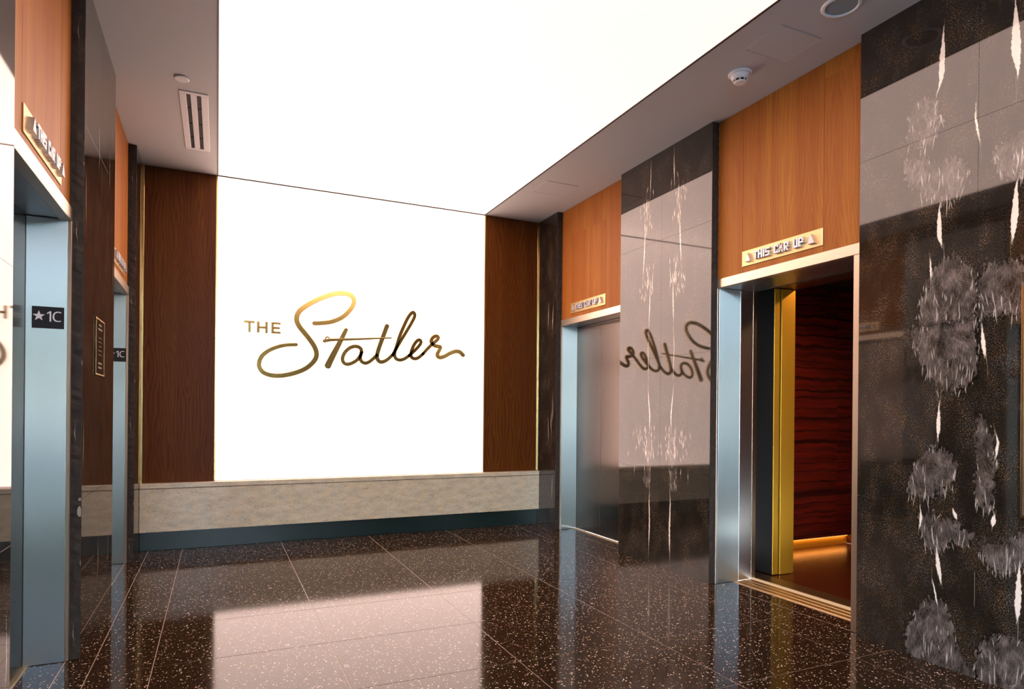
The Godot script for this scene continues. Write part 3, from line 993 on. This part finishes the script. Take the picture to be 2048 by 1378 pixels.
func make_car() -> void:
	var x0 := XR + 0.63
	var x1 := 5.62
	var za := -4.28
	var zb := -1.95
	var o := thing("elevator_car", Vector3(4.8, 0, -3.1), "elevator car with red veneered walls behind the open doors", "elevator car")
	box("car_sill", Vector3(XR + 0.455, -0.03, -4.2), Vector3(XR + 0.60, 0.004, -2.0), M.bronze_edge, o, 0.003)
	box("car_floor", Vector3(XR + 0.601, -0.1, za - 0.07), Vector3(x1, 0.0, zb), M.car_floor, o, 0.0)
	box("car_ceiling", Vector3(x0, 2.5, za - 0.07), Vector3(x1, 2.56, zb), M.car_ceiling, o, 0.0)
	box("side_panel", Vector3(x0 + 0.225, 0.095, za - 0.03), Vector3(x1, 2.44, za), M.rosewood, o, 0.002)
	box("ceiling_cove", Vector3(x0 + 0.225, 2.445, za - 0.03), Vector3(x1, 2.5, za - 0.01), M.bronze_edge, o, 0.002)
	box("side_back", Vector3(x0, 0.0, za - 0.07), Vector3(x1, 2.5, za - 0.055), M.brass_car, o, 0.0)
	box("side_panel", Vector3(x0 + 0.225, 0.095, zb), Vector3(x1, 2.44, zb + 0.03), M.rosewood, o, 0.002)
	box("rear_panel", Vector3(x1, 0.0, za - 0.07), Vector3(x1 + 0.03, 2.5, zb + 0.03), M.rosewood, o, 0.002)
	# brass entrance columns, car door and transom
	box("entrance_column", Vector3(x0 + 0.075, 0.005, za + 0.001), Vector3(x0 + 0.222, 2.235, -3.67), M.brass_car, o, 0.001)
	box("entrance_column", Vector3(x0 + 0.075, 0.005, -2.44), Vector3(x0 + 0.222, 2.235, zb - 0.001), M.brass_car, o, 0.003)
	for d: Array in [[-4.25, -3.677, -3.672], [-1.96, -2.431, -2.436]]:
		var leaf := box("car_door", Vector3(x0, 0.008, d[0]), Vector3(x0 + 0.058, 2.235, d[1]), M.black, o, 0.002)
		box("door_edge", Vector3(x0 + 0.001, 0.009, d[1]), Vector3(x0 + 0.057, 2.234, d[2]), M.brass_car, leaf, 0.001)
	box("transom", Vector3(x0, 2.24, za + 0.001), Vector3(x0 + 0.222, 2.5, zb - 0.001), M.bronze_edge, o, 0.003)
	box("light_strip", Vector3(x0 + 0.24, 0.078, za - 0.05), Vector3(x1 - 0.02, 0.09, za - 0.032), M.led_amber, o, 0.001)
	area("car_base_light", Vector3((x0 + 0.24 + x1) / 2, 0.076, za - 0.04), Vector2(x1 - x0 - 0.28, 0.016), Vector3(-PI / 2, 0, 0), Color(1.0, 0.42, 0.10), 6.0)
	for k in 2:
		var c := Vector3(4.5, 2.499, -3.45 + 0.95 * k)
		put("downlight", lathe(PackedVector2Array([Vector2(0, -0.003), Vector2(0.04, -0.003), Vector2(0.045, 0.0)]), 24), M.bulb_warm, o, c)
		var l := SpotLight3D.new()
		l.name = numbered("car_downlight")
		l.light_color = lin(1.0, 0.55, 0.22)
		l.light_energy = 2.6
		l.spot_range = 30.0
		l.spot_attenuation = 2.0
		l.spot_angle = 75.0
		l.light_size = 0.04
		l.shadow_enabled = true
		add_child(l)
		l.position = c - Vector3(0, 0.012, 0)
		l.rotation.x = -PI / 2

func font() -> SystemFont:
	var f := SystemFont.new()
	f.font_names = PackedStringArray(["Droid Sans"])
	f.font_weight = 700
	return f

func text(words: String, height: float, depth: float, wide := 1.0) -> TextMesh:
	var t := TextMesh.new()
	t.text = words
	t.font = font()
	t.font_size = 64
	t.pixel_size = height / 46.0
	t.depth = depth
	t.curve_step = 1.0
	return t

# heavy cut-out capitals as bars: x0, y0, x1, y1 in the letter's own box
const BLOCK := {
	"T": [[0.0, 0.76, 1.0, 1.0], [0.33, 0.0, 0.67, 0.755]],
	"H": [[0.0, 0.0, 0.33, 1.0], [0.67, 0.0, 1.0, 1.0], [0.335, 0.38, 0.665, 0.62]],
	"I": [[0.1, 0.0, 0.9, 1.0]],
	"S": [[0.0, 0.78, 1.0, 1.0], [0.0, 0.605, 0.34, 0.775], [0.0, 0.39, 1.0, 0.60], [0.66, 0.225, 1.0, 0.385], [0.0, 0.0, 1.0, 0.22]],
	"C": [[0.0, 0.0, 0.34, 1.0], [0.345, 0.77, 1.0, 1.0], [0.345, 0.0, 1.0, 0.23], [0.7, 0.235, 1.0, 0.36], [0.7, 0.64, 1.0, 0.765]],
	"A": [[0.0, 0.0, 0.33, 0.0, 0.64, 1.0, 0.34, 1.0], [0.67, 0.0, 1.0, 0.0, 0.66, 1.0, 0.36, 1.0], [0.22, 0.2, 0.78, 0.40]],
	"R": [[0.0, 0.0, 0.33, 1.0], [0.335, 0.78, 1.0, 1.0], [0.335, 0.38, 0.92, 0.58], [0.68, 0.585, 1.0, 0.775], [0.36, 0.375, 0.70, 0.375, 1.04, 0.0, 0.68, 0.0]],
	"U": [[0.0, 0.0, 0.33, 1.0], [0.67, 0.0, 1.0, 1.0], [0.335, 0.0, 0.665, 0.24]],
	"P": [[0.0, 0.0, 0.33, 1.0], [0.335, 0.78, 1.0, 1.0], [0.335, 0.36, 1.0, 0.57], [0.68, 0.575, 1.0, 0.775]]}

func car_sign(s: int, z0: float, z1: float, label: String) -> void:
	var y0 := 2.29
	var y1 := 2.398
	var o := thing("direction_sign", Vector3(sx(s, 0.058), y0, (z0 + z1) / 2), label, "sign", "brass plates over the elevators")
	box("plate", Vector3(sx(s, 0.054), y0, z0), Vector3(sx(s, 0.0598), y1, z1), M.brass_plate, o, 0.0015)
	var dp := 0.02
	var face := sx(s, 0.054)
	var holder := Node3D.new()
	holder.name = "lettering"
	o.add_child(holder)
	holder.position = Vector3(face, (y0 + y1) / 2, (z0 + z1) / 2) - o.position
	holder.rotation.y = -PI / 2 if s > 0 else PI / 2
	var w := z1 - z0
	var hh := 0.058
	for e: float in [-1.0, 1.0]:
		var c := e * w * 0.395
		put("arrow", prism(PackedVector2Array([Vector2(-0.025, -hh / 2), Vector2(0.025, -hh / 2), Vector2(0, hh / 2)]), dp), M.letter_silver, holder, Vector3.ZERO)
		var a := holder.get_child(holder.get_child_count() - 1) as Node3D
		a.position = Vector3(c, 0, 0)
	var x := -w * 0.315
	for word: String in ["THIS", "CAR", "UP"]:
		for ch in word:
			var wide := w * 0.56 / 9.0 * (0.42 if ch == "I" else 0.90)
			var st := new_st()
			for q: Array in BLOCK[ch]:
				if q.size() == 4:
					add_box(st, Vector3(q[0] * wide, (q[1] - 0.5) * hh, 0.0), Vector3(q[2] * wide, (q[3] - 0.5) * hh, dp), 0.001)
				else:
					var g := PackedVector2Array()
					for k in range(0, q.size(), 2):
						g.append(Vector2(q[k] * wide, (q[k + 1] - 0.5) * hh))
					add_prism(st, g, 0.0, dp)
			var l := MeshInstance3D.new()
			l.name = "letter"
			l.mesh = st.commit()
			l.set_surface_override_material(0, M.letter_silver)
			holder.add_child(l, true)
			l.position = Vector3(x, 0, 0)
			x += wide + w * 0.006
		x += w * 0.05
	for e: float in [-1.0, 1.0]:
		var sc := put("screw", lathe(PackedVector2Array([Vector2(0, 0), Vector2(0.003, 0), Vector2(0.002, 0.0012), Vector2(0, 0.0012)]), 10), M.bronze_edge, o, Vector3(face, (y0 + y1) / 2, (z0 + z1) / 2 + e * (w / 2 - 0.015)))
		sc.rotation.z = PI / 2 if s > 0 else -PI / 2

func level_sign(x0: float, x1: float, y0: float, y1: float, z: float, label: String) -> void:
	var o := thing("level_sign", Vector3((x0 + x1) / 2, y0, z), label, "sign", "floor number plates on the elevator jambs")
	box("plate", Vector3(x0, y0, z + 0.0005), Vector3(x1, y1, z + 0.0035), M.sign_navy, o, 0.0006)
	var c := Vector3((x0 + x1) / 2, (y0 + y1) / 2 + 0.006, z + 0.0035)
	var star := PackedVector2Array()
	for k in 10:
		var r := 0.026 if k % 2 == 0 else 0.0105
		star.append(Vector2.from_angle(PI / 2 + TAU * k / 10.0) * r)
	put("star", prism(star, 0.0012), M.sign_white, o, c + Vector3(-0.037, 0.0, 0))
	var x := -0.006
	for ch in "1C":
		var m := text(ch, 0.05, 0.0012)
		m.font.font_weight = 400
		var b := m.get_aabb()
		var l := put("numeral", m, M.sign_white, o, Vector3.ZERO)
		var k := 0.050 / b.size.y
		l.scale = Vector3(k, k, 1)
		l.position = c - o.position + Vector3(x - b.position.x * k, -0.025 - b.position.y * k, 0.0006)
		x += b.size.x * k + 0.006

func make_notice() -> void:
	var x := XL
	var o := thing("notice_plaque", Vector3(x, 1.44, -4.25), "dark green notice plaque in a brass frame on the left stone pier", "plaque")
	var z0 := -4.44
	var z1 := -4.15
	box("backplate", Vector3(x + 0.0005, 1.441, z0), Vector3(x + 0.004, 1.759, z1), M.sign_green, o, 0.0006)
	for f: Array in [[1.441, 1.449, z0, z1], [1.751, 1.759, z0, z1], [1.449, 1.751, z0, z0 + 0.008], [1.449, 1.751, z1 - 0.008, z1]]:
		box("frame_bar", Vector3(x + 0.0005, f[0], f[2]), Vector3(x + 0.006, f[1], f[3]), M.brass, o, 0.001)
	rng.seed = 44
	for k in 11:
		var y := 1.725 - 0.024 * k
		if k == 2 or k == 8:
			continue
		var w := rng.randf_range(0.07, 0.13)
		var th := 0.010 if k in [0, 1, 9, 10] else 0.0035
		box("print_line", Vector3(x + 0.0041, y - th / 2, (z0 + z1) / 2 - w / 2), Vector3(x + 0.0047, y + th / 2, (z0 + z1) / 2 + w / 2), M.print_cream, o, 0.0)

func make_call_station() -> void:
	var o := thing("call_station", Vector3(XR, 0.80, -1.56), "tall brass edged elevator call station at the right picture edge", "call station")
	box("frame", Vector3(XR - 0.012, 0.797, -1.664), Vector3(XR - 0.0005, 1.842, -1.44), M.brass, o, 0.003)
	box("panel", Vector3(XR - 0.014, 0.81, -1.652), Vector3(XR - 0.0122, 1.83, -1.452), M.steel_plain, o, 0.001)
	for y: float in [1.15, 1.25]:
		var b := put("button", lathe(PackedVector2Array([Vector2(0, 0.012), Vector2(0.016, 0.012), Vector2(0.02, 0.008), Vector2(0.02, 0)]), 24), M.brass_plate, o, Vector3(XR - 0.014, y, -1.552))
		b.rotation.z = PI / 2
	var r := put("indicator", lathe(PackedVector2Array([Vector2(0, 0.006), Vector2(0.006, 0.005), Vector2(0.008, 0)]), 16), M.indicator_red, o, Vector3(XR - 0.014, 1.72, -1.64))
	r.rotation.z = PI / 2

# ------------------------------------------------------------------ ceiling fittings
func make_ceiling_fittings() -> void:
	var v := thing("air_vent", Vector3(-0.16, H, -5.38), "white slot air vent with two black slots in the left soffit", "vent")
	var x0 := -0.255
	var x1 := -0.075
	var za := -5.915
	var zb := -4.86
	for r: Array in [[x0, -0.212], [-0.186, -0.148], [-0.120, x1]]:
		box("blade", Vector3(r[0], H - 0.006, za + 0.035), Vector3(r[1], H - 0.0005, zb - 0.035), M.white_paint, v, 0.0012)
	box("end_bar", Vector3(x0, H - 0.006, za), Vector3(x1, H - 0.0005, za + 0.034), M.white_paint, v, 0.0012)
	box("end_bar", Vector3(x0, H - 0.006, zb - 0.034), Vector3(x1, H - 0.0005, zb), M.white_paint, v, 0.0012)
	for x: float in [-0.199, -0.134]:
		box("slot", Vector3(x - 0.0128, H - 0.0012, za + 0.036), Vector3(x + 0.0138, H - 0.0004, zb - 0.036), M.black, v, 0.0)
		for k in 3:
			box("slot_bridge", Vector3(x - 0.0128, H - 0.003, za + 0.25 + 0.27 * k), Vector3(x + 0.0138, H - 0.0015, za + 0.262 + 0.27 * k), M.dark_metal, v, 0.0)
	var sp := thing("sprinkler_cover", Vector3(-0.228, H - 0.012, -4.69), "small white round sprinkler cover on the left soffit", "sprinkler")
	put("cover_plate", lathe(PackedVector2Array([Vector2(0, 0), Vector2(0.04, 0), Vector2(0.045, 0.003), Vector2(0.045, 0.006), Vector2(0.0, 0.006)]), 32), M.white_paint, sp, Vector3(-0.228, H - 0.010, -4.69))
	put("collar", lathe(PackedVector2Array([Vector2(0.028, -0.0045), Vector2(0.03, 0.0), Vector2(0.03, 0.0045)]), 24), M.dark_metal, sp, Vector3(-0.228, H - 0.005, -4.69))
	# smoke detector
	var d := thing("smoke_detector", Vector3(2.985, H - 0.07, -3.085), "white smoke detector on the right soffit", "smoke detector")
	var c := Vector3(2.985, H, -3.085)
	put("base_plate", lathe(PackedVector2Array([Vector2(0, -0.014), Vector2(0.066, -0.014), Vector2(0.072, -0.009), Vector2(0.072, -0.0005), Vector2(0, -0.0005)]), 40), M.white_paint, d, c)
	put("body", lathe(PackedVector2Array([Vector2(0.040, -0.042), Vector2(0.046, -0.041), Vector2(0.056, -0.026), Vector2(0.058, -0.0145)]), 40), M.white_paint, d, c)
	put("sensor_cap", lathe(PackedVector2Array([Vector2(0, -0.062), Vector2(0.033, -0.062), Vector2(0.038, -0.058), Vector2(0.038, -0.054), Vector2(0, -0.054)]), 40), M.white_paint, d, c)
	put("sensor_chamber", lathe(PackedVector2Array([Vector2(0.034, -0.054), Vector2(0.036, -0.042)]), 40), M.black, d, c)
	for k in 8:
		var a := TAU * k / 8.0
		box("rib", c + Vector3(cos(a) * 0.038 - 0.0025, -0.0545, sin(a) * 0.038 - 0.0025), c + Vector3(cos(a) * 0.038 + 0.0025, -0.041, sin(a) * 0.038 + 0.0025), M.white_paint, d, 0.0)
	# loudspeaker
	var l := thing("ceiling_speaker", Vector3(2.965, H - 0.01, -2.345), "round white ceiling speaker with a grey grille at the top edge", "speaker")
	var lc := Vector3(2.965, H, -2.345)
	put("rim", lathe(PackedVector2Array([Vector2(0.078, -0.003), Vector2(0.083, -0.010), Vector2(0.094, -0.008), Vector2(0.1, -0.0005)]), 48), M.white_paint, l, lc)
	put("grille", lathe(PackedVector2Array([Vector2(0, -0.0045), Vector2(0.05, -0.004), Vector2(0.079, -0.003)]), 48), M.speaker_cloth, l, lc)
	# access hatches
	for k in 2:
		var q: Array = [[2.81, 3.13, -2.87, -2.60], [2.758, 3.105, -5.59, -5.27]][k]
		var o := thing("access_hatch", Vector3((q[0] + q[1]) / 2, H - 0.002, (q[2] + q[3]) / 2), ["flush square access hatch between smoke detector and ceiling speaker", "flush square access hatch near the end of the right soffit"][k], "hatch", "ceiling access hatches")
		box("leaf", Vector3(q[0] + 0.004, H - 0.0022, q[2] + 0.004), Vector3(q[1] - 0.004, H - 0.0004, q[3] - 0.004), M.plaster, o, 0.0009)
		for f: Array in [[q[0], q[0] + 0.003, q[2], q[3]], [q[1] - 0.003, q[1], q[2], q[3]], [q[0] + 0.003, q[1] - 0.003, q[2], q[2] + 0.003], [q[0] + 0.003, q[1] - 0.003, q[3] - 0.003, q[3]]]:
			box("frame_bar", Vector3(f[0], H - 0.003, f[2]), Vector3(f[1], H - 0.0004, f[3]), M.plaster, o, 0.0008)

# ------------------------------------------------------------------ build
func _ready() -> void:
	make_camera()
	make_environment()
	make_area_lights()
	make_materials()
	make_floor()
	make_shell()
	make_luminous()
	make_ledge()
	make_street()
	entrance(1, -3.675, -2.478, true, "open elevator entrance in the right wall, nearer of the two")
	entrance(1, -6.043, -4.848, false, "closed elevator entrance in the right wall beside the end wall")
	entrance(-1, -3.808, -2.60, false, "elevator entrance nearest the camera in the left wall")
	entrance(-1, -6.04, -4.843, false, "far elevator entrance in the left wall beside the end wall")
	make_car()
	make_script_sign()
	car_sign(1, -3.428, -2.767, "brass plate lettered This Car Up over the open elevator")
	car_sign(1, -5.834, -5.177, "brass plate lettered This Car Up over the far right elevator")
	car_sign(-1, -3.59, -2.95, "brass plate lettered This Car Up over the near left elevator")
	car_sign(-1, -5.83, -5.19, "brass plate lettered This Car Up over the far left elevator")
	level_sign(-0.820, -0.690, 1.642, 1.748, -3.808 + 0.0156, "navy plate with star and 1C on the near left elevator jamb")
	level_sign(-0.806, -0.676, 1.635, 1.745, -6.04 + 0.0156, "navy plate with star and 1C on the far left elevator jamb")
	make_notice()
	make_call_station()
	make_ceiling_fittings()
